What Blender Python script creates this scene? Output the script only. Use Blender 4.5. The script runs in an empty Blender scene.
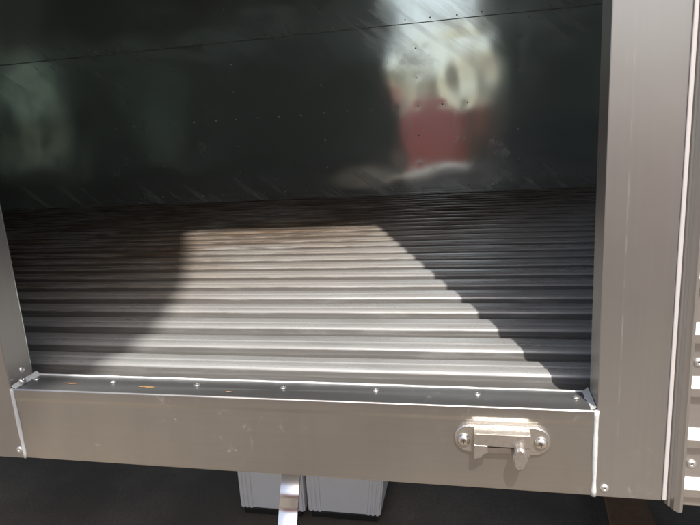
import bpy, bmesh, math, random
from mathutils import Vector, Matrix, noise
random.seed(7)
S = bpy.context.scene
COL = S.collection
R = math.radians

# ------------------------------------------------------------- camera
cam_d = bpy.data.cameras.new('camera'); cam = bpy.data.objects.new('camera', cam_d); COL.objects.link(cam)
cr, cu, cf = Vector((0.97789, 0.20041, -0.06023)), Vector((0.01442, 0.22242, 0.97485)), Vector((-0.20877, 0.95415, -0.21455))
cf.normalize(); cr = cf.cross(cu).normalized(); cu = cr.cross(cf)
m = Matrix.Identity(4)
for i in range(3):
    m[i][0] = cr[i]; m[i][1] = cu[i]; m[i][2] = -cf[i]
m[0][3], m[1][3], m[2][3] = 0.59000, -0.58051, 0.29267
cam.matrix_world = m
cam_d.sensor_width = 36; cam_d.lens = 566.96 / 700 * 36
cam_d.clip_start = 0.02; cam_d.clip_end = 3000
S.camera = cam

# ------------------------------------------------------------- sky, sun, exposure
to_sun = Vector((0.336, -1.0, 1.45)).normalized()
elev = math.asin(to_sun.z); azim = math.atan2(to_sun.x, to_sun.y)
w = bpy.data.worlds.new('World'); S.world = w; w.use_nodes = True
nt = w.node_tree
bg = nt.nodes['Background']; sky = nt.nodes.new('ShaderNodeTexSky')
sky.sky_type = 'NISHITA'; sky.sun_disc = False
sky.sun_elevation = elev; sky.sun_rotation = azim
sky.dust_density = 4.0; sky.air_density = 1.2
nt.links.new(sky.outputs[0], bg.inputs[0]); bg.inputs[1].default_value = 0.135
sd = bpy.data.lights.new('sun', 'SUN'); sd.energy = 4.5; sd.angle = R(0.5); sd.color = (1.0, 0.93, 0.84)
sun = bpy.data.objects.new('sun', sd); COL.objects.link(sun)
sun.rotation_euler = to_sun.to_track_quat('Z', 'Y').to_euler()
S.view_settings.view_transform = 'Standard'; S.view_settings.look = 'None'
S.view_settings.exposure = 0.45; S.view_settings.gamma = 1.0
S.render.engine = 'CYCLES'
S.cycles.max_bounces = 14; S.cycles.glossy_bounces = 10; S.cycles.diffuse_bounces = 6

# ------------------------------------------------------------- materials
class NT:
    def __init__(s, name):
        s.m = bpy.data.materials.new(name); s.m.use_nodes = True; s.t = s.m.node_tree
        s.b = s.t.nodes['Principled BSDF']; s.tc = s.t.nodes.new('ShaderNodeTexCoord')
    def n(s, ty, **kw):
        x = s.t.nodes.new(ty)
        for k, v in kw.items(): setattr(x, k, v)
        return x
    def l(s, a, b): s.t.links.new(a, b)
    def map(s, scale, rot=(0, 0, 0), loc=(0, 0, 0)):
        x = s.n('ShaderNodeMapping'); x.inputs['Scale'].default_value = scale
        x.inputs['Rotation'].default_value = rot; x.inputs['Location'].default_value = loc
        s.l(s.tc.outputs['Object'], x.inputs['Vector']); return x.outputs[0]
    def noise(s, vec, scale=1, detail=4, rough=0.55, dist=0):
        x = s.n('ShaderNodeTexNoise'); x.inputs['Scale'].default_value = scale
        x.inputs['Detail'].default_value = detail; x.inputs['Roughness'].default_value = rough
        x.inputs['Distortion'].default_value = dist
        s.l(vec, x.inputs['Vector']); return x.outputs['Fac']
    def ramp(s, f, stops):
        x = s.n('ShaderNodeValToRGB'); e = x.color_ramp.elements
        while len(e) < len(stops): e.new(0.5)
        for i, (p, c) in enumerate(stops):
            e[i].position = p; e[i].color = (c, c, c, 1) if not isinstance(c, tuple) else (*c, 1)
        s.l(f, x.inputs[0]); return x.outputs[0]
    def mix(s, f, a, b):
        x = s.n('ShaderNodeMix', data_type='RGBA')
        for sock, v in ((x.inputs[0], f), (x.inputs[6], a), (x.inputs[7], b)):
            if isinstance(v, tuple): sock.default_value = (*v, 1)
            elif isinstance(v, (int, float)): sock.default_value = v
            else: s.l(v, sock)
        return x.outputs[2]
    def math(s, op, a, b=0.0, clamp=False):
        x = s.n('ShaderNodeMath', operation=op); x.use_clamp = clamp
        for sock, v in ((x.inputs[0], a), (x.inputs[1], b)):
            if isinstance(v, (int, float)): sock.default_value = v
            else: s.l(v, sock)
        return x.outputs[0]
    def bump(s, h, strength, dist=0.001, prev=None):
        x = s.n('ShaderNodeBump'); x.inputs['Strength'].default_value = strength
        x.inputs['Distance'].default_value = dist; s.l(h, x.inputs['Height'])
        if prev is not None: s.l(prev, x.inputs['Normal'])
        return x.outputs[0]
    def set(s, **kw):
        for k, v in kw.items():
            k = k.replace('_', ' ')
            sock = s.b.inputs[k]
            if isinstance(v, tuple): sock.default_value = (*v, 1) if len(v) == 3 else v
            elif isinstance(v, (int, float)): sock.default_value = v
            else: s.l(v, sock)
        return s

def brushed(name, along, base, rough, smudge=0.3, wav=0.15, metal=0.86, scratch=None):
    """brushed stainless steel, the brushing running along one axis"""
    k = NT(name)
    sc = [260, 260, 260]; sc[along] = 3
    br = k.noise(k.map(tuple(sc)), 1, 3, 0.6)
    sm = k.noise(k.map((5, 5, 5)), 1, 6, 0.65, 0.4)
    sp = k.noise(k.map((75, 75, 60)), 1, 6, 0.75, 0.3)
    spm = k.math('MULTIPLY', k.ramp(sp, [(0.58, 0.0), (0.70, 1.0)]), k.ramp(k.noise(k.map((6, 6, 9), loc=(3, 1, 2)), 1, 3), [(0.52, 0.0), (0.68, 1.0)]))
    f = k.math('MULTIPLY_ADD', br, 0.10); f.node.inputs[2].default_value = 0.87
    c1 = k.mix(k.math('MULTIPLY', k.ramp(sm, [(0.35, 0.0), (0.75, 1.0)]), smudge), base, tuple(v * 0.72 for v in base))
    ps = k.n('ShaderNodeSeparateXYZ'); k.l(k.tc.outputs['Object'], ps.inputs[0])
    run = k.noise(k.map((14, 14, 1.2), loc=(0.3, 0, 0)), 1, 4, 0.6)          # faint upright darker streaks
    c1 = k.mix(k.math('MULTIPLY', k.ramp(run, [(0.45, 0.0), (0.72, 1.0)]), 0.35), c1, tuple(v * 0.80 for v in base))
    if scratch:
        xx = k.math('MULTIPLY_ADD', ps.outputs[2], scratch[1]); xx.node.inputs[2].default_value = scratch[0]
        ab = k.math('ABSOLUTE', k.math('SUBTRACT', ps.outputs[0], xx))
        mrr = k.n('ShaderNodeMapRange'); mrr.inputs[1].default_value = 0.0002; mrr.inputs[2].default_value = 0.0011; mrr.inputs[3].default_value = 1; mrr.inputs[4].default_value = 0; k.l(ab, mrr.inputs[0])
        spm = k.math('MAXIMUM', spm, k.math('MULTIPLY', mrr.outputs[0], k.ramp(k.noise(k.map((3, 3, 30)), 1, 5, 0.8), [(0.45, 0.0), (0.66, 0.45)])))
    c2 = k.mix(k.math('MULTIPLY', spm, 0.26), c1, (0.58, 0.57, 0.55))
    mul = k.n('ShaderNodeMix', data_type='RGBA', blend_type='MULTIPLY'); mul.inputs[0].default_value = 0.8
    k.l(c2, mul.inputs[6]); k.l(f, mul.inputs[7])
    r = k.math('MULTIPLY_ADD', sm, 0.22); r.node.inputs[2].default_value = rough - 0.10
    r2 = k.math('ADD', r, k.math('MULTIPLY', spm, 0.2))
    b1 = k.bump(k.noise(k.map((5.5, 5.5, 3.0)), 1, 3, 0.45), wav * 3.2, 0.006)
    b2 = k.bump(br, 0.06, 0.0005, b1)
    k.set(Base_Color=mul.outputs[2], Metallic=k.math('SUBTRACT', metal, k.math('MULTIPLY', spm, 0.25)), Roughness=r2, Normal=b2)
    k.set(Anisotropic=0.4)
    return k.m

def plain(name, col, rough=0.5, metal=0.0, var=0.15, scale=30, bump=0.0, **kw):
    k = NT(name); n = k.noise(k.map((scale,) * 3), 1, 6, 0.65)
    c = k.mix(n, tuple(v * (1 - var) for v in col), tuple(min(1, v * (1 + var)) for v in col))
    k.set(Base_Color=c, Roughness=rough, Metallic=metal, **kw)
    if bump: k.set(Normal=k.bump(n, bump, 0.002))
    return k.m

M = {}
M['sill'] = brushed('brushed_steel_sill', 0, (0.445, 0.428, 0.402), 0.33, metal=0.90)
M['post'] = brushed('brushed_steel_post', 2, (0.44, 0.43, 0.418), 0.36, metal=0.86, scratch=(0.7370, 0.0))
M['panel'] = brushed('outer_panel_steel', 0, (0.55, 0.53, 0.51), 0.42)
M['flange'] = brushed('sill_top_steel', 0, (0.31, 0.318, 0.32), 0.42, smudge=1.0, metal=0.84)  # darker blue-grey base paints in the dim interior mirrored by the sill top
M['jamb'] = brushed('jamb_steel', 2, (0.48, 0.46, 0.44), 0.34, metal=0.92)
M['edge'] = plain('grey_sheet_edge', (0.34, 0.34, 0.33), 0.5, 0.4, 0.3, 60)  # plain grey strip so the sheet seam shows as a thin line
M['cast'] = plain('cast_nickel', (0.56, 0.535, 0.50), 0.30, 0.9, 0.2, 260, 0.22)
M['screw'] = plain('screw_steel', (0.72, 0.69, 0.64), 0.22, 1.0, 0.1, 60)
M['rivet'] = plain('rivet_aluminium', (0.68, 0.68, 0.67), 0.38, 0.9, 0.1, 60)
M['hole'] = plain('dark_recess', (0.03, 0.028, 0.025), 0.7)
M['sealant'] = plain('grey_white_sealant', (0.50, 0.52, 0.53), 0.55, 0.0, 0.12, 60, 0.35)
M['gasket'] = plain('pale_gasket', (0.52, 0.50, 0.50), 0.45, 0.15, 0.08, 20)
M['chrome'] = plain('polished_chrome', (0.78, 0.78, 0.78), 0.27, 1.0, 0.03, 8, 0.05)
M['whiteplastic'] = plain('white_plastic', (0.78, 0.79, 0.80), 0.4, 0.0, 0.05, 12)
M['blackplastic'] = plain('black_plastic', (0.02, 0.02, 0.02), 0.5)
M['rubber'] = plain('tyre_rubber', (0.025, 0.025, 0.026), 0.75, 0, 0.3, 60, 0.3)
M['chassis'] = plain('chassis_paint', (0.03, 0.03, 0.032), 0.6)
M['timber'] = plain('brown_timber', (0.26, 0.14, 0.075), 0.85, 0, 0.35, 40, 0.5)
M['pole'] = plain('weathered_timber', (0.20, 0.15, 0.10), 0.9, 0, 0.3, 15, 0.4)
M['leaf'] = plain('leaf_green', (0.05, 0.10, 0.035), 0.6, 0, 0.3, 4)
M['bark'] = plain('bark', (0.10, 0.07, 0.05), 0.9, 0, 0.3, 15, 0.4)
M['carred'] = plain('red_paint', (0.66, 0.15, 0.12), 0.3, 0.0, 0.04, 3, 0, Coat_Weight=0.6)
M['glass'] = plain('dark_glass', (0.03, 0.035, 0.04), 0.06)
M['rim'] = plain('alloy', (0.5, 0.5, 0.5), 0.35, 0.9)
M['lampglass'] = plain('lamp_glass', (0.7, 0.7, 0.7), 0.15)

# rust brown scratches on the sill
M['rust'] = plain('rust_mark', (0.34, 0.20, 0.09), 0.8, 0, 0.5, 300, 0.3)
M['sillgap'] = plain('grimy_seam', (0.05, 0.045, 0.04), 0.8)

# ribbed floor: worn bright steel, grime lying along the ribs, brown dust
k = NT('ribbed_steel_floor')
grain = k.noise(k.map((9, 420, 420)), 1, 4, 0.6)
stain = k.noise(k.map((4.5, 16, 16)), 1, 8, 0.68, 0.6)
streak = k.noise(k.map((5, 130, 60), loc=(2, 5, 1)), 1, 7, 0.7, 0.3)
dusty = k.noise(k.map((2.2, 2.8, 2), loc=(9, 2, 0)), 1, 3)
geo = k.n('ShaderNodeNewGeometry')
pos = k.n('ShaderNodeSeparateXYZ'); k.l(k.tc.outputs['Object'], pos.inputs[0])
low = k.ramp(k.math('MULTIPLY_ADD', pos.outputs[2], 1.0), [(0.0, 0.0), (1.0, 1.0)])  # placeholder remap below
mr = k.n('ShaderNodeMapRange'); mr.inputs[1].default_value = -0.0085; mr.inputs[2].default_value = -0.0048  # darker colour low down in the grooves between the ribs
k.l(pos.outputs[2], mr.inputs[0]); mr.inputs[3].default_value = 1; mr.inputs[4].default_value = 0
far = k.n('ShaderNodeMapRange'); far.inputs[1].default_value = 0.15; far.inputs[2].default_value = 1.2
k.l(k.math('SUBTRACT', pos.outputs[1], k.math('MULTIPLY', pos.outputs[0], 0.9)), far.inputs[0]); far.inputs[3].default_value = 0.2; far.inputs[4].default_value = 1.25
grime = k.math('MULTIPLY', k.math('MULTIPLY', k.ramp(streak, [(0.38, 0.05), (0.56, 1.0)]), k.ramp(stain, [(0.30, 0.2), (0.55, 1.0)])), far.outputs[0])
groove_and_grime = k.math('ADD', k.math('MULTIPLY', mr.outputs[0], 0.92), k.math('MULTIPLY', grime, 0.8), True)
dust = k.math('MULTIPLY', k.math('MULTIPLY', k.ramp(streak, [(0.26, 0.3), (0.54, 1.0)]), k.ramp(dusty, [(0.25, 0.45), (0.55, 1.0)])), far.outputs[0])
c = k.mix(k.ramp(stain, [(0.3, 0.0), (0.7, 1.0)]), (0.66, 0.685, 0.70), (0.47, 0.485, 0.495))
c = k.mix(k.math('MULTIPLY', dust, 0.85, True), c, (0.19, 0.125, 0.075))
c = k.mix(k.math('MULTIPLY', groove_and_grime, 0.88), c, (0.045, 0.041, 0.037))
met = k.math('SUBTRACT', 0.66, k.math('MULTIPLY', k.math('ADD', groove_and_grime, k.math('MULTIPLY', dust, 0.6), True), 0.62))
ro = k.math('ADD', 0.18, k.math('ADD', k.math('MULTIPLY', stain, 0.16), k.math('MULTIPLY', groove_and_grime, 0.4)))
bb = k.bump(k.noise(k.map((7, 26, 12)), 1, 2), 0.22, 0.0022)
bb = k.bump(grain, 0.4, 0.0006, bb)
bb = k.bump(k.noise(k.map((60, 150, 150)), 1, 4, 0.7), 0.16, 0.0008, bb)
k.set(Base_Color=c, Metallic=met, Roughness=ro, Normal=bb, Specular_IOR_Level=k.math('SUBTRACT', 0.5, k.math('MULTIPLY', groove_and_grime, 0.4)))
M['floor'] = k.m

# inner wall: shiny galvanised sheet with hand smears and slanting scuffs
def wallmat():
    k = NT('galvanised_wall')
    pos = k.n('ShaderNodeSeparateXYZ'); k.l(k.tc.outputs['Object'], pos.inputs[0])
    grain = k.noise(k.map((220, 1, 8)), 1, 3)
    sm = k.noise(k.map((2.0, 1, 2.0)), 1, 6, 0.65, 0.5)
    mp2 = k.n('ShaderNodeMapping'); mp2.inputs['Scale'].default_value = (2.2, 1, 17)
    k.l(k.map((1, 1, 1), rot=(0, R(-38), 0)), mp2.inputs['Vector'])
    diag = k.noise(mp2.outputs[0], 1, 4, 0.55, 0.2)
    def band(z0, wd):
        a = k.math('ABSOLUTE', k.math('SUBTRACT', pos.outputs[2], z0))
        mr = k.n('ShaderNodeMapRange'); mr.inputs[1].default_value = 0.0; mr.inputs[2].default_value = wd
        mr.inputs[3].default_value = 1; mr.inputs[4].default_value = 0; k.l(a, mr.inputs[0]); return mr.outputs[0]
    bands = k.math('MAXIMUM', band(0.03, 0.14), k.math('MULTIPLY', band(0.80, 0.28), 0.55))
    sc = k.math('MULTIPLY', k.ramp(diag, [(0.50, 0.0), (0.72, 1.0)]), bands)
    hand = k.math('MULTIPLY', k.ramp(k.noise(k.map((9, 1, 7), loc=(1.7, 0, 3.1)), 1, 7, 0.7, 0.25), [(0.54, 0.0), (0.66, 1.0)]),
                  k.ramp(k.noise(k.map((1.1, 1, 1.2), loc=(0.4, 0, 0.2)), 1, 2), [(0.50, 0.0), (0.62, 1.0)]))
    mark = k.math('ADD', k.math('MULTIPLY', sc, 0.55), k.math('MULTIPLY', hand, 0.24), True)
    c = k.mix(k.ramp(sm, [(0.3, 0.0), (0.7, 1.0)]), (0.74, 0.80, 0.785), (0.67, 0.74, 0.725))
    c = k.mix(k.math('MULTIPLY', mark, 0.5), c, (0.48, 0.50, 0.47))
    ro = k.math('ADD', 0.07, k.math('ADD', k.math('MULTIPLY', sm, 0.08), k.math('MULTIPLY', mark, 0.35)))
    b = k.bump(k.noise(k.map((3, 1, 3)), 1, 2), 0.12, 0.006)
    b = k.bump(grain, 0.02, 0.0003, b)
    k.set(Base_Color=c, Metallic=k.math('SUBTRACT', 0.79, k.math('MULTIPLY', mark, 0.5)), Roughness=ro, Normal=b)
    return k.m
M['wall'] = wallmat()

# ground: asphalt
k = NT('asphalt')
a = k.noise(k.map((0.8, 0.8, 0.8), loc=(0.3, 0.45, 0)), 1, 8, 0.62); g = k.noise(k.map((90, 90, 90)), 1, 3, 0.7)
c = k.mix(k.ramp(a, [(0.38, 0.0), (0.62, 1.0)]), (0.13, 0.108, 0.086), (0.33, 0.28, 0.225))
c = k.mix(k.ramp(g, [(0.35, 0.0), (0.7, 0.5)]), c, (0.08, 0.075, 0.068))
k.set(Base_Color=c, Roughness=0.9, Normal=k.bump(g, 0.6, 0.006))
M['ground'] = k.m

# ------------------------------------------------------------- helpers
def tag(o, label=None, cat=None, group=None, kind=None):
    if label: o['label'] = label
    if cat: o['category'] = cat
    if group: o['group'] = group
    if kind: o['kind'] = kind
    return o
def empty(name, loc):
    o = bpy.data.objects.new(name, None); COL.objects.link(o); o.location = loc; o.empty_display_size = 0.1
    return o
ABS = {}
def obj(name, bm, mat, parent=None, smooth=False, loc=(0, 0, 0)):
    """one mesh object; mesh in world axes, loc in world"""
    me = bpy.data.meshes.new(name); bmesh.ops.recalc_face_normals(bm, faces=bm.faces); bm.to_mesh(me); bm.free()
    me.materials.append(mat)
    if smooth:
        for p in me.polygons: p.use_smooth = True
    return link(name, me, parent, loc)
def link(name, me, parent, loc=(0, 0, 0), rot=None):
    o = bpy.data.objects.new(name, me); COL.objects.link(o)
    base = Vector((0, 0, 0))
    q = parent
    while q is not None: base += q.location; q = q.parent
    o.location = Vector(loc) - base
    if parent is not None: o.parent = parent
    if rot: o.rotation_euler = rot
    return o
def box(bm, x0, x1, y0, y1, z0, z1, bev=0.0, seg=2):
    t = bmesh.new(); bmesh.ops.create_cube(t, size=1)
    for v in t.verts: v.co = Vector(((x0 + x1) / 2 + v.co.x * (x1 - x0), (y0 + y1) / 2 + v.co.y * (y1 - y0), (z0 + z1) / 2 + v.co.z * (z1 - z0)))
    if bev: bmesh.ops.bevel(t, geom=t.edges[:], offset=bev, segments=seg, affect='EDGES', profile=0.5)
    me = bpy.data.meshes.new('t'); t.to_mesh(me); t.free(); bm.from_mesh(me); bpy.data.meshes.remove(me); return bm
def lathe(bm, prof, origin, axis='-Y', seg=24):
    """prof: (radius, height) pairs; height goes along axis"""
    rings = []
    ax = {'-Y': (Vector((1, 0, 0)), Vector((0, 0, 1)), Vector((0, -1, 0))), 'Z': (Vector((1, 0, 0)), Vector((0, 1, 0)), Vector((0, 0, 1))),
          'X': (Vector((0, 1, 0)), Vector((0, 0, 1)), Vector((1, 0, 0)))}[axis]
    for r, h in prof:
        if r == 0: rings.append([bm.verts.new(Vector(origin) + ax[2] * h)]); continue
        rings.append([bm.verts.new(Vector(origin) + ax[0] * r * math.cos(2 * math.pi * i / seg) + ax[1] * r * math.sin(2 * math.pi * i / seg) + ax[2] * h) for i in range(seg)])
    for a, b in zip(rings, rings[1:]):
        for i in range(seg):
            j = (i + 1) % seg
            if len(a) == 1 and len(b) == 1: continue
            if len(a) == 1: bm.faces.new((a[0], b[i], b[j]))
            elif len(b) == 1: bm.faces.new((a[i], a[j], b[0]))
            else: bm.faces.new((a[i], a[j], b[j], b[i]))
    return bm
def tube(bm, pts, radii, seg=10, flat=1.0):
    rings = []
    for i, p in enumerate(pts):
        d = (Vector(pts[min(i + 1, len(pts) - 1)]) - Vector(pts[max(i - 1, 0)])).normalized()
        a = d.orthogonal().normalized() if abs(d.z) < 0.9 else Vector((1, 0, 0)); a = (a - d * a.dot(d)).normalized(); b = d.cross(a)
        r = radii[i] if isinstance(radii, (list, tuple)) else radii
        rings.append([bm.verts.new(Vector(p) + a * r * math.cos(2 * math.pi * j / seg) + b * r * flat * math.sin(2 * math.pi * j / seg)) for j in range(seg)])
    for a, b in zip(rings, rings[1:]):
        for i in range(seg): bm.faces.new((a[i], a[(i + 1) % seg], b[(i + 1) % seg], b[i]))
    bm.faces.new(rings[0]); bm.faces.new(rings[-1][::-1]); return bm
def nz(x, y, z): return noise.noise(Vector((x, y, z)))
def extrude_x(bm, prof, x0, x1, step, jit=0.0, caps=False):
    """sheet: (y, z) profile swept along x with a slight wobble"""
    n = max(1, int((x1 - x0) / step)); prev = None
    for i in range(n + 1):
        x = x0 + (x1 - x0) * i / n
        row = [bm.verts.new((x, y + (jit * nz(x * 1.7, y * 9, 3) if jit else 0), z + (jit * nz(x * 2.3, y * 6, 7) if jit else 0))) for y, z in prof]
        if prev:
            for a in range(len(row) - 1): bm.faces.new((prev[a], prev[a + 1], row[a + 1], row[a]))
        prev = row
    return bm
def round_profile(pts, r, seg=4):
    out = [pts[0]]
    for a, b, c in zip(pts, pts[1:], pts[2:]):
        A, B, C = Vector(a), Vector(b), Vector(c)
        ra = min(r, (A - B).length * 0.45, (C - B).length * 0.45)
        p = B + (A - B).normalized() * ra; q = B + (C - B).normalized() * ra
        for i in range(seg + 1):
            t = i / seg; o = p * (1 - t) ** 2 + B * 2 * t * (1 - t) + q * t ** 2; out.append((o.x, o.y))
    out.append(pts[-1]); return out

W, DS, D, H = 0.7163, 0.040, 2.3254, 1.885
XL, XR = -3.6, 2.4          # inside ends of the cargo box
ZG = -0.9

# ------------------------------------------------------------- setting
bm = bmesh.new(); s_ = 600
vs = [bm.verts.new(c) for c in ((-s_, -s_, ZG), (s_, -s_, ZG), (s_, s_, ZG), (-s_, s_, ZG))]; bm.faces.new(vs)
tag(obj('ground', bm, M['ground']), kind='structure')

# ------------------------------------------------------------- the truck
truck = tag(empty('box_truck', (0, 1.2, ZG)), 'stainless steel truck cargo box with open side door and ribbed metal floor', 'truck')

# rivet meshes, shared
def rivet_mesh(name, r, h, hole):
    bm = bmesh.new(); lathe(bm, [(r, 0), (r, h * 0.25), (r * 0.86, h * 0.6), (r * 0.55, h * 0.95), (r * 0.30, h), (r * 0.27, h * hole), (0, h * hole)], (0, 0, 0), '-Y', 16)
    bmesh.ops.recalc_face_normals(bm, faces=bm.faces)
    me = bpy.data.meshes.new(name); bm.to_mesh(me); bm.free(); me.materials.append(M['rivet']); me.materials.append(M['hole'])
    for p in me.polygons:
        p.use_smooth = True
    for p in me.polygons:
        if all((me.vertices[v].co.xz.length < r * 0.28) for v in p.vertices): p.material_index = 1
    return me
RV = rivet_mesh('rivet', 0.0046, 0.0026, 0.2); RW = rivet_mesh('wall_rivet', 0.0042, 0.0030, 0.8)

# -- ribbed floor: raised ribs 84 mm apart
PC, G0 = 0.0866, 0.1700
prof = [(0.041, -0.0105)]
lo, hi = -0.0140, -0.0025
k0 = 0
for i in range(-1, 27):
    g = G0 - 0.012 + i * PC + (0.009 if i < 0 else 0)
    if g > D - 0.02: break
    # valley centred on g; ribs between
    if i >= 0: prof += [(g - 0.0245, hi), (g - 0.0185, lo)]
    prof += [(g + 0.0150, lo), (g + 0.0178, hi - 0.0042), (g + 0.0235, hi - 0.0004), (g + 0.0300, hi + 0.0004), (g + 0.0318, hi - 0.0008), (g + 0.0360, hi - 0.0008), (g + 0.0380, hi + 0.0006), (g + 0.0520, hi + 0.0008)]
prof += [(D + 0.01, lo)]
prof = round_profile(prof, 0.0030, 4)
bm = bmesh.new(); extrude_x(bm, prof, XL, XR, 0.06, 0.0011)
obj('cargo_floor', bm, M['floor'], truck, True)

# -- sill: flat top flange, front face with a shallow fold
sill = None
sp = [(0.046, -0.010), (0.045, 0.0), (0.0015, 0.0), (0.0, -0.0015), (0.0, -0.0125), (0.0009, -0.0175), (0.0009, -0.0990), (0.002, -0.1005), (0.040, -0.1005)]
sp = round_profile(sp, 0.0008, 3)
bm = bmesh.new(); extrude_x(bm, sp, 0.0, W, 0.03, 0.0007)
sill = obj('sill', bm, M['sill'], truck, True)
for x, y in ((0.0149, 0.0298), (0.131, 0.0290), (0.2502, 0.0280), (0.3641, 0.0289), (0.4781, 0.0300), (0.595, 0.0285), (0.7002, 0.0283)):
    link('rivet', RV, sill, (x, y, 0.0004), (R(-90), 0, 0)).scale = (0.85, 0.7, 0.85)
def blob_patch(cx, cy, lx, ly, z, seed, n=26):
    bm = bmesh.new(); c = bm.verts.new((cx, cy, z)); rg = []
    for i in range(n):
        a = 2 * math.pi * i / n; q = 0.55 + 0.9 * abs(nz(seed, math.cos(a) * 2.2, math.sin(a) * 2.2)) + random.random() * 0.35
        rg.append(bm.verts.new((cx + lx * q * math.cos(a), cy + ly * q * math.sin(a), z - 0.0003)))
    for i in range(n): bm.faces.new((c, rg[i], rg[(i + 1) % n]))
    return bm
for cx, cy, lx, ly in ((0.074, 0.020, 0.014, 0.0014), (0.186, 0.0175, 0.013, 0.0016), (0.30, 0.012, 0.005, 0.0012)):
    obj('rust_mark', blob_patch(cx, cy, lx, ly, 0.0012, cx * 50), M['rust'], sill)

# -- sealant beads
def bead(pts, r, flat=0.5, seed=0.0):
    bm = bmesh.new(); P = []; rr = []
    for a, b in zip(pts, pts[1:]):
        A, B = Vector(a), Vector(b); n = max(3, int((B - A).length / 0.006))
        for i in range(n): P.append(A.lerp(B, i / n))
    P.append(Vector(pts[-1]))
    for i, p in enumerate(P):
        rr.append(r * (0.9 + 0.28 * nz(i * 0.35, seed, 1.0) + 0.12 * (random.random() - 0.5)))
        P[i] = p + Vector((nz(i * 0.2, seed, 4), nz(i * 0.2, seed, 5), 0)) * r * 0.25
    return tube(bm, P, rr, 10)
obj('sealant_bead', bead([(0.006, 0.0455, 0.0002), (W - 0.006, 0.0455, -0.0003)], 0.0018, seed=1), M['sealant'], truck, True)
obj('sealant_bead', bead([(0.0012, 0.0006, 0.0), (0.0012, 0.001, -0.100)], 0.0029, seed=2), M['sealant'], truck, True)
obj('sealant_bead', bead([(W - 0.0005, 0.0006, 0.0), (W - 0.0005, 0.001, -0.100)], 0.0029, seed=3), M['sealant'], truck, True)
for sx, x0, sd_ in ((1, 0.0, 4), (-1, W, 5)):
    # smeared fillet in the corner between sill top and jamb
    bm = bmesh.new(); prev = None
    for i in range(16):
        t = i / 15; y = 0.0005 + 0.047 * t; wdt = (0.0055 + 0.0025 * t) * (1 + 0.35 * nz(i * 0.5, sd_, 0)) * (1.0 if sx > 0 else 0.8); hgt = (0.0030 + 0.001 * t) * (1 + 0.4 * nz(i * 0.6, sd_, 3))
        row = []
        for j in range(6):
            u = j / 5; px = x0 + sx * (0.0006 + wdt * u); pz = 0.0006 + hgt * (1 - u) ** 2.2
            row.append(bm.verts.new((px, y, pz)))
        row.append(bm.verts.new((x0 + sx * (wdt + 0.001), y, -0.0005)))
        if prev:
            for a in range(6): bm.faces.new((prev[a], prev[a + 1], row[a + 1], row[a]))
        prev = row
    f = obj('sealant_fillet', bm, M['sealant'], truck, True)
link('rivet', RV, truck, (0.0075, 0.0135, 0.0055), (R(-90), R(35), 0))

def second(o, mat, test):
    o.data.materials.append(mat)
    for p in o.data.polygons:
        if test(p): p.material_index = 1
second(sill, M['flange'], lambda p: p.normal.z > 0.9)
# -- door posts, header
bm = bmesh.new(); box(bm, W, 0.7829, 0.0, DS, -0.1005, H + 0.02, 0.0012, 2)
post = obj('door_post', bm, M['post'], truck); second(post, M['jamb'], lambda p: p.normal.x < -0.9)
for z in (-0.0896,): link('rivet', RV, post, (0.7263, 0.0002, z))
bm = bmesh.new(); box(bm, -0.095, 0.0, 0.0, DS, -0.1005, H + 0.02, 0.0012, 2)
post2 = obj('door_post', bm, M['post'], truck)
link('rivet', RV, post2, (-0.0048, 0.0002, -0.0880))
link('rivet', RV, post2, (-0.0002, 0.024, 0.0165), (0, 0, R(90)))
bm = bmesh.new(); box(bm, 0.0, W, 0.0, DS, H, H + 0.12, 0.0012, 2); obj('door_header', bm, M['sill'], truck)
# gasket strip and rounded edge moulding to the right of the post
bm = bmesh.new(); box(bm, 0.7831, 0.7872, -0.0008, 0.030, -0.0995, H + 0.1, 0.001, 2); obj('edge_gasket', bm, M['gasket'], truck)
bm = bmesh.new()
pr = [(0.7875, 0.02), (0.7875, 0.004), (0.7890, 0.0005), (0.7905, -0.001), (0.7925, -0.0065), (0.7950, -0.0095), (0.7970, -0.0105), (0.7998, -0.0095), (0.8013, -0.006), (0.8018, 0.02)]
rows = []
for z in (-0.1060, -0.1045, 0.3, H + 0.1):
    rows.append([bm.verts.new((x + (0.0 if z > -0.1055 else 0.0), y, z)) for x, y in pr])
for a, b in zip(rows, rows[1:]):
    for i in range(len(pr) - 1): bm.faces.new((a[i], a[i + 1], b[i + 1], b[i]))
bm.faces.new(rows[0]); bm.faces.new(rows[-1])
obj('edge_moulding', bm, M['post'], truck, False)

# -- outer corrugated panels
def outer(x0, x1):
    pp = [(0.012, -0.1115)]; z = -0.0905
    while z < H + 0.12:
        # rib: under edge, face, sunlit upper slope
        pp += [(0.012, z - 0.0085), (0.0035, z - 0.0065), (0.0025, z + 0.0035), (0.012, z + 0.0125)]
        z += 0.0570
    pp += [(0.012, H + 0.15)]
    bm = bmesh.new(); extrude_x(bm, round_profile(pp, 0.0012, 2), x0, x1, 0.2, 0.0)
    return obj('outer_panel', bm, M['panel'], truck)
op = outer(0.8008, XR); outer(XL, -0.0955)
for z in (-0.0620, 0.0515, 0.166, 0.28):
    for x in (0.8130 - max(0, z) * 0.012, 1.4): link('rivet', RV, op, (x, 0.0118, z))

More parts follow.
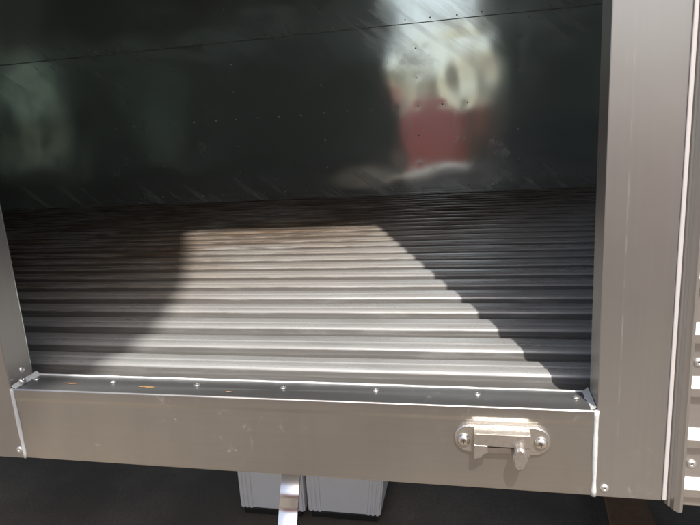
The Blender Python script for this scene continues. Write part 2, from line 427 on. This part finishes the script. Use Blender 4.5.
# -- inner walls
DENTS = [(0.345 + i * 0.1195, 0.423, 0.0003) for i in range(-14, 3)] + [(0.345 + i * 0.48, z, 0.0003) for i in range(-2, 2) for z in (0.146, 0.2852, 0.5625, 0.6958)] + [(random.uniform(-1.5, 1.2), random.uniform(0.05, 0.78), random.uniform(-.0005, .0005)) for _ in range(22)]
def inner_sheet(name, x0, x1, z0, z1, y, side=1, amp=0.0036, step=0.012, seed=0.0, lip=0.0):
    bm = bmesh.new(); nx = int((x1 - x0) / step); nzz = max(2, int((z1 - z0) / step)); g = []
    for j in range(nzz + 1):
        row = []
        for i in range(nx + 1):
            x = x0 + (x1 - x0) * i / nx; z = z0 + (z1 - z0) * j / nzz
            u = (x - x0) / (x1 - x0); v = (z - z0) / (z1 - z0)
            e = min(1, 9 * min(u, 1 - u)) ; e2 = min(1, 9 * min(v, 1 - v))
            col = abs(math.sin(math.pi * (x - 0.34) / 0.48))          # pillow between riveted posts
            d = amp * (0.8 * nz(x * 2.6 + seed, z * 2.0, seed) + 0.85 * nz(x * 3.6, z * 5.6, seed + 4) + 0.16 * nz(x * 11, z * 9, seed + 8)) * (0.35 + 0.65 * col)
            d *= min(e, e2)
            for (qx, qz, qa) in DENTS:
                r2_ = ((x - qx) ** 2 + (z - qz) ** 2) / 0.00030
                if r2_ < 9: d += qa * math.exp(-r2_)
            row.append(bm.verts.new((x, y + d - lip, z)))
        g.append(row)
    for a, b in zip(g, g[1:]):
        for i in range(nx): bm.faces.new((a[i], a[i + 1], b[i + 1], b[i]))
    if lip:      # folded lower edge of the overlapping upper sheet
        f0 = [bm.verts.new((v.co.x, v.co.y, v.co.z)) for v in g[0]]
        e = [bm.verts.new((v.co.x, y + 0.0004, v.co.z)) for v in g[0]]
        for i in range(nx): bm.faces.new((f0[i], f0[i + 1], e[i + 1], e[i]))
    o = obj(name, bm, M['wall'], truck, True)
    if lip:
        b2 = bmesh.new(); box(b2, x0, x1, y - lip - 0.0008, y - lip + 0.0008, z0 - 0.0012, z0 + 0.0012, 0.0005); obj('sheet_edge', b2, M['edge'], o)
    return o
ZS = 0.8094
panels = {}
for xa, xb in ((XL, -1.5839), (-1.5838, -0.6204), (-0.6203, 0.3416), (0.3417, 1.3031), (1.3032, XR)):
    panels[(xa, 0)] = inner_sheet('wall_panel', xa, xb, -0.02, ZS + 0.01, D, seed=xa * 1.3)
    panels[(xa, 1)] = inner_sheet('wall_panel', xa, xb, ZS, 2.02, D, seed=xa * 1.3 + 5, lip=0.0045)
def pan(x, z):
    best = max((k_ for k_ in panels if k_[0] <= x + 0.002 and k_[1] == (1 if z > ZS else 0)), key=lambda q: q[0])
    return panels[best]
spots = []
for i in range(-2, 3):                       # vertical rivet columns on the hidden posts
    x = 0.345 + i * 0.48
    if x > 1.1: continue
    for z in (0.146, 0.2852, 0.5625, 0.6958, 0.9639): spots.append((x + random.uniform(-.003, .003), z))
for i in range(-14, 3): spots.append((0.345 + i * 0.1195, 0.4230))
for i in range(-15, 5): spots.append((0.30 + i * 0.1195, ZS + 0.016))
for i in range(-13, 4): spots.append((0.345 + i * 0.1195, 0.030))
for x, z in spots: 
    rv = link('rivet', RW, pan(x, z), (x + random.uniform(-.004, .004), D - 0.0022 - (0.0045 if z > ZS else 0), z + random.uniform(-.003, .003)))
    q = random.uniform(0.6, 1.0); rv.scale = (q, random.uniform(0.5, 1.0), q)
# hidden returns of the cargo box: door side, ends, roof
def slab(name, *a, mat='wall'):
    bm = bmesh.new(); box(bm, *a); return obj(name, bm, M[mat], truck)
slab('inner_lining', 0.7200, XR, 0.0405, 0.0450, -0.02, 2.02)
slab('inner_lining', XL, -0.004, 0.0405, 0.0450, -0.02, 2.02)
slab('inner_lining', -0.0035, 0.7195, 0.0405, 0.0450, H + 0.002, 2.02)
slab('end_wall', XL - 0.03, XL, 0.0455, D + 0.02, -0.1, 2.06)
slab('end_wall', XR, XR + 0.03, 0.0455, D + 0.02, -0.1, 2.06)
slab('roof', XL - 0.03, XR + 0.03, 0.0125, D + 0.05, 2.065, 2.10, mat='panel')
slab('outer_shell', XL - 0.03, XR + 0.03, D + 0.025, D + 0.045, -0.11, 2.06, mat='panel')
slab('underfloor', XL, XR, 0.046, D + 0.02, -0.10, -0.03, mat='chassis')
slab('chassis_rail', XL - 0.5, XR + 1.5, 0.72, 0.80, -0.30, -0.102, mat='chassis')
slab('chassis_rail', XL - 0.5, XR + 1.5, 1.52, 1.60, -0.30, -0.102, mat='chassis')
# wheels under the right end
for yy in (0.10, 1.95):
    bm = bmesh.new(); c = (1.36, yy + 0.26, ZG + 0.38)
    lathe(bm, [(0.20, 0.0), (0.33, -0.012), (0.37, 0.015), (0.38, 0.05), (0.38, 0.21), (0.37, 0.245), (0.33, 0.272), (0.20, 0.26)], c, '-Y', 56)
    wh = obj('wheel', bm, M['rubber'], truck, True)
    bm = bmesh.new(); lathe(bm, [(0.20, 0.0), (0.19, 0.05), (0.09, 0.09), (0.08, 0.05), (0.0, 0.05)], (c[0], c[1] - 0.20, c[2]), '-Y', 32); obj('rim', bm, M['rim'], wh, True)

# -- bright step bracket hanging behind the sill
path = [(0.3538, 0.078, -0.09), (0.355, 0.068, -0.1), (0.3565, 0.054, -0.115), (0.3581, 0.04, -0.13), (0.359, 0.031, -0.14), (0.359, 0.0265, -0.148), (0.3577, 0.0255, -0.158), (0.3568, 0.0245, -0.166), (0.3568, 0.02, -0.174), (0.358, 0.009, -0.186), (0.3594, -0.004, -0.2), (0.3609, -0.018, -0.215), (0.3613, -0.028, -0.23), (0.3599, -0.034, -0.25), (0.3532, -0.037, -0.3)]
fine = []
for i in range(len(path) - 1):
    a, b = Vector(path[i]), Vector(path[i + 1]); p0 = Vector(path[max(i - 1, 0)]); p3 = Vector(path[min(i + 2, len(path) - 1)])
    for t in (0, .25, .5, .75):
        fine.append(0.5 * ((2 * a) + (b - p0) * t + (2 * p0 - 5 * a + 4 * b - p3) * t * t + (3 * a - p0 - 3 * b + p3) * t ** 3))
fine.append(Vector(path[-1]))
bm = bmesh.new(); fr = []; bk = []
for p in fine:
    fr.append([bm.verts.new(p + Vector((u * 0.0125, 0.0012 * u * u, 0))) for u in (-1, -.6, -.2, .2, .6, 1)])
    bk.append([bm.verts.new(p + Vector((u * 0.0126, 0.004, 0))) for u in (-1, 1)]); bk[-1] = [bm.verts.new(fr[-1][0].co), bk[-1][0], bk[-1][1], bm.verts.new(fr[-1][-1].co)]
for rows in (fr, bk):
    for a, b in zip(rows, rows[1:]):
        for i in range(len(a) - 1): bm.faces.new((a[i], a[i + 1], b[i + 1], b[i]))
obj('step_bracket', bm, M['chrome'], truck, True)

# -- latch keeper riveted on the sill
def rounded_plate(bm, cx, cz, hx, hz, y0, y1, seg=14, bev=0.001):
    """capsule plate from y0 (back) to y1 (front, nearer)"""
    pts = []
    for s0, a0 in ((1, -90), (-1, 90)):
        for i in range(seg + 1):
            a = R(a0 + 180 * i / seg); pts.append((cx + s0 * (hx - hz) + hz * math.cos(a), cz + hz * math.sin(a)))
    def ring(y, k_): return [bm.verts.new((cx + (x - cx) * (1 - k_ / hx), y, cz + (z - cz) * (1 - k_ / hz))) for x, z in pts]
    a, b, c_ = ring(y0, 0), ring(y1 + bev, 0), ring(y1, bev)
    for p, q in ((a, b), (b, c_)):
        for i in range(len(pts)): bm.faces.new((p[i], p[(i + 1) % len(pts)], q[(i + 1) % len(pts)], q[i]))
    bm.faces.new(c_); return bm
LX, LZ = 0.6198, -0.0372
tl = R(1.2)
bm = bmesh.new(); rounded_plate(bm, LX, LZ, 0.0505, 0.0165, 0.002, -0.0036)
keeper = obj('latch_keeper', bm, M['cast'], truck, False)
for sx in (-1, 1):
    bm = bmesh.new(); lathe(bm, [(0.0072, 0), (0.0072, 0.001), (0.0064, 0.0030), (0.0044, 0.0048), (0.0022, 0.0054), (0, 0.0056)], (LX + sx * 0.0405, -0.0034, LZ - 0.001), '-Y', 20)
    sc = obj('screw', bm, M['screw'], keeper, True)
    bm = bmesh.new()
    box(bm, LX + sx * 0.0405 - 0.0028, LX + sx * 0.0405 + 0.0028, -0.0092, -0.0084, LZ - 0.0015, LZ - 0.0005)
    box(bm, LX + sx * 0.0405 - 0.0005, LX + sx * 0.0405 + 0.0005, -0.0093, -0.0083, LZ - 0.0038, LZ + 0.0018)
    obj('screw_slot', bm, M['hole'], keeper)
# hood: upper bar, left cheek flaring down, right cheek, open mouth between
def prism_y(bm, poly, y0, y1, bev=0.0012):
    a = [bm.verts.new((x, y0, z)) for x, z in poly]
    cx = sum(p[0] for p in poly) / len(poly); cz = sum(p[1] for p in poly) / len(poly)
    b = [bm.verts.new((x, y1 + bev, z)) for x, z in poly]
    def ins(x, z):
        d = Vector((cx - x, cz - z)); d = d.normalized() * min(bev, d.length * .3); return (x + d.x, y1, z + d.y)
    c_ = [bm.verts.new(ins(x, z)) for x, z in poly]
    n = len(poly)
    for p, q in ((a, b), (b, c_)):
        for i in range(n): bm.faces.new((p[i], p[(i + 1) % n], q[(i + 1) % n], q[i]))
    bm.faces.new(c_); return bm
bm = bmesh.new()
prism_y(bm, [(LX - 0.0290, LZ + 0.0130), (LX + 0.0290, LZ + 0.0130), (LX + 0.0290, LZ - 0.0010), (LX - 0.0290, LZ - 0.0010)], -0.003, -0.0165)
prism_y(bm, [(LX - 0.0295, LZ + 0.0005), (LX - 0.0150, LZ + 0.0005), (LX - 0.0150, LZ - 0.0085), (LX - 0.0190, LZ - 0.0105), (LX - 0.0225, LZ - 0.0150), (LX - 0.0300, LZ - 0.0165)], -0.003, -0.0172)
prism_y(bm, [(LX + 0.0200, LZ + 0.0005), (LX + 0.0290, LZ + 0.0005), (LX + 0.0285, LZ - 0.0130), (LX + 0.0200, LZ - 0.0130)], -0.003, -0.0150)
prism_y(bm, [(LX - 0.0160, LZ - 0.0080), (LX + 0.0210, LZ - 0.0080), (LX + 0.0210, LZ - 0.0125), (LX - 0.0160, LZ - 0.0125)], -0.003, -0.0060)
obj('hood', bm, M['cast'], keeper)
bm = bmesh.new(); box(bm, LX - 0.0145, LX + 0.0195, -0.0040, -0.0026, LZ - 0.0085, LZ - 0.0015); obj('slot', bm, M['hole'], keeper)
# knob: short lever standing out and hanging down
bm = bmesh.new()
prism_y(bm, [(LX + 0.0175 + 0.0076 * math.cos(R(a)), LZ - 0.0100 + 0.0135 * math.sin(R(a))) for a in (10, 45, 62, 90, 118, 135, 170, 190, 230, 255, 285, 310, 350)], -0.004, -0.0260, 0.0022)
obj('lever', bm, plain('worn_cast', (0.42, 0.39, 0.36), 0.42, 0.85, 0.3, 300, 0.25), keeper)

# ------------------------------------------------------------- things under the truck
def white_box(x0, x1, y, h, flare, label):
    t = tag(empty('plastic_box', ((x0 + x1) / 2, y + 0.16, ZG)), label, 'plastic box', 'white plastic boxes under the truck')
    n = 0
    bm = bmesh.new(); d = 0.32; z0 = ZG + 0.022
    # outline with three vertical ribs near each front corner
    def outline(k_):
        a, b = x0 - flare[0] * k_, x1 + flare[1] * k_; o = []
        def rib(p): o.extend([(p - 0.0055, y), (p - 0.0035, y - 0.005), (p + 0.0035, y - 0.005), (p + 0.0055, y)])
        o.append((a, y))
        for i in range(3): rib(a + 0.009 + i * 0.0145)
        for i in range(3): rib(b - 0.009 - (2 - i) * 0.0145)
        o += [(b, y), (b, y + d), (a, y + d)]; return o
    A = [bm.verts.new((x, yy, z0)) for x, yy in outline(0)]; B = [bm.verts.new((x, yy, ZG + h)) for x, yy in outline(1)]
    for i in range(len(A)): bm.faces.new((A[i], A[(i + 1) % len(A)], B[(i + 1) % len(A)], B[i]))
    bm.faces.new(A[::-1]); bm.faces.new(B)
    obj('tub', bm, M['whiteplastic'], t)
    bm = bmesh.new(); box(bm, x0 + 0.012, x1 - 0.012, y - 0.004, y + d - 0.01, ZG + 0.0005, ZG + 0.0215, 0.002); obj('base_skid', bm, M['blackplastic'], t)
    return t
white_box(-0.168, 0.052, 0.965, 0.42, (0.0, 0.0), 'left white plastic box with ribbed corners, partly behind the shiny bracket under the truck')
white_box(0.062, 0.298, 0.972, 0.42, (0.0, 0.05), 'right white plastic box with ribbed corners, on the ground just right of the shiny bracket')

t = bmesh.new(); q = [(1.003, 1.19), (1.118, 1.165), (1.088, 0.60), (0.955, 0.62)]
lo_ = [t.verts.new((x, y, ZG + 0.001)) for x, y in q]; hi_ = [t.verts.new((x, y, ZG + 0.03)) for x, y in q]
for i in range(4): t.faces.new((lo_[i], lo_[(i + 1) % 4], hi_[(i + 1) % 4], hi_[i]))
t.faces.new(hi_)
tag(obj('plank', t, M['timber']), 'rusty brown board lying on the dark ground under the right end of the truck side', 'board')

# ------------------------------------------------------------- unseen things added for the wall reflection and the shade on the left floor
pole = empty('added_shadow_pole', (1.0, -3.0, ZG))  # added out of view to cast the shadow on the left floor
tag(pole, 'added bent wooden pole behind the viewer, shaped to shade the left of the ribbed floor', 'added pole')
bm = bmesh.new(); rr = 0.115
edge = [(-0.9, 0.86), (2.5, 0.90), (4.0, 0.96), (4.3, 1.02), (4.48, 1.10), (4.58, 1.133), (4.68, 1.150), (4.85, 1.152), (5.1, 1.148), (5.48, 1.105), (6.24, 1.014), (7.0, 0.96), (7.6, 0.93)]  # outline bent to fit the edge of that floor shadow
tube(bm, [(e - rr, -3.0, z) for z, e in edge], [rr] * len(edge), 18)
obj('shaft', bm, M['pole'], pole, True)

van = empty('added_reflection_van', (0.3, -4.2, ZG))  # added out of view to give the red patch in the wall reflection
tag(van, 'added red van, itself unseen, put in for the red patch mirrored in the back wall', 'added van')
side = round_profile([(-2.1, 0.30), (-2.12, 1.55), (-1.95, 1.66), (1.05, 1.66), (1.65, 1.05), (2.15, 0.90), (2.2, 0.45), (2.15, 0.30)], 0.12, 5)
bm = bmesh.new(); sec = []
for yy, ins in ((-0.82, 0.05), (-0.78, 0.01), (-0.70, 0.0), (0.70, 0.0), (0.78, 0.01), (0.82, 0.05)):
    sec.append([bm.verts.new((0.3 + x * (1 - ins * 0.5), -4.2 + yy * (1 - 0.06 * max(0, z - 0.9)), ZG + 0.98 + (z - 0.98) * (1 - ins))) for x, z in side])
for a, b in zip(sec, sec[1:]):
    for i in range(len(side)): bm.faces.new((a[i], a[(i + 1) % len(side)], b[(i + 1) % len(side)], b[i]))
bm.faces.new(sec[0]); bm.faces.new(sec[-1][::-1])
obj('body', bm, M['carred'], van, True)
for ys in (-1, 1):
    bm = bmesh.new(); yv = -4.2 + ys * 0.80
    a = [bm.verts.new((0.3 + x, yv + ys * 0.03 - ys * 0.05 * (z - 0.9), ZG + z)) for x, z in ((0.75, 1.02), (0.75, 1.50), (1.0, 1.50), (1.45, 1.04))]
    b = [bm.verts.new((v.co.x, v.co.y - ys * 0.05, v.co.z)) for v in a]
    bm.faces.new(a); bm.faces.new(b[::-1])
    for i in range(4): bm.faces.new((a[i], a[(i + 1) % 4], b[(i + 1) % 4], b[i]))
    obj('side_window', bm, M['glass'], van)
    for xx in (-1.35, 1.45):
        cc = (0.3 + xx, -4.2 + ys * 0.76, ZG + 0.32)
        bm = bmesh.new(); lathe(bm, [(0.0, -0.10), (0.30, -0.10), (0.32, -0.06), (0.32, 0.10), (0.30, 0.12), (0.19, 0.12), (0.17, 0.10), (0.0, 0.10)], cc, '-Y', 28)
        wv = obj('wheel', bm, M['rubber'], van, True)
        bm = bmesh.new(); lathe(bm, [(0.19, -ys * 0.112), (0.17, -ys * 0.135), (0.0, -ys * 0.135)], cc, '-Y', 24)
        obj('rim', bm, M['rim'], wv, True)
    bm = bmesh.new(); box(bm, 2.36, 2.50, -4.2 + ys * 0.58 - 0.12, -4.2 + ys * 0.58 + 0.12, ZG + 0.62, ZG + 0.78, 0.03); obj('headlight', bm, M['lampglass'], van)

added_tree = empty('added_tree', (-0.4, -12.0, ZG))  # added out of view to give the green spot in the wall reflection
tag(added_tree, 'small green tree put in, itself unseen, for the green spot mirrored above the red patch', 'added_tree')
bm = bmesh.new(); tube(bm, [(-0.4, -12, ZG), (-0.38, -12, 0.4), (-0.45, -12.05, 1.2), (-0.4, -12, 2.0)], [0.09, 0.075, 0.06, 0.03], 10)
for a in range(5): tube(bm, [(-0.42, -12, 0.7 + a * 0.2), (-0.42 + 0.6 * math.cos(a * 1.3), -12 + 0.6 * math.sin(a * 1.3), 1.2 + a * 0.25)], [0.035, 0.012], 6)
obj('trunk', bm, M['bark'], added_tree, True)
bm = bmesh.new()
for i in range(2600):
    c = Vector((random.gauss(0, 0.42), random.gauss(0, 0.42), random.gauss(0, 0.38)))
    if c.length > 1.0 or nz(c.x * 2.2, c.y * 2.2, c.z * 2.2) < -0.12: continue
    c += Vector((-0.4, -12, 1.6)); a = Vector([random.uniform(-1, 1) for _ in range(3)]).normalized(); b = a.orthogonal().normalized()
    s0 = random.uniform(0.03, 0.06); bm.faces.new([bm.verts.new(c + a * s0 * p + b * s0 * 0.5 * q_) for p, q_ in ((-1, 0), (0, -1), (1, 0), (0, 1))])
obj('crown', bm, M['leaf'], added_tree)
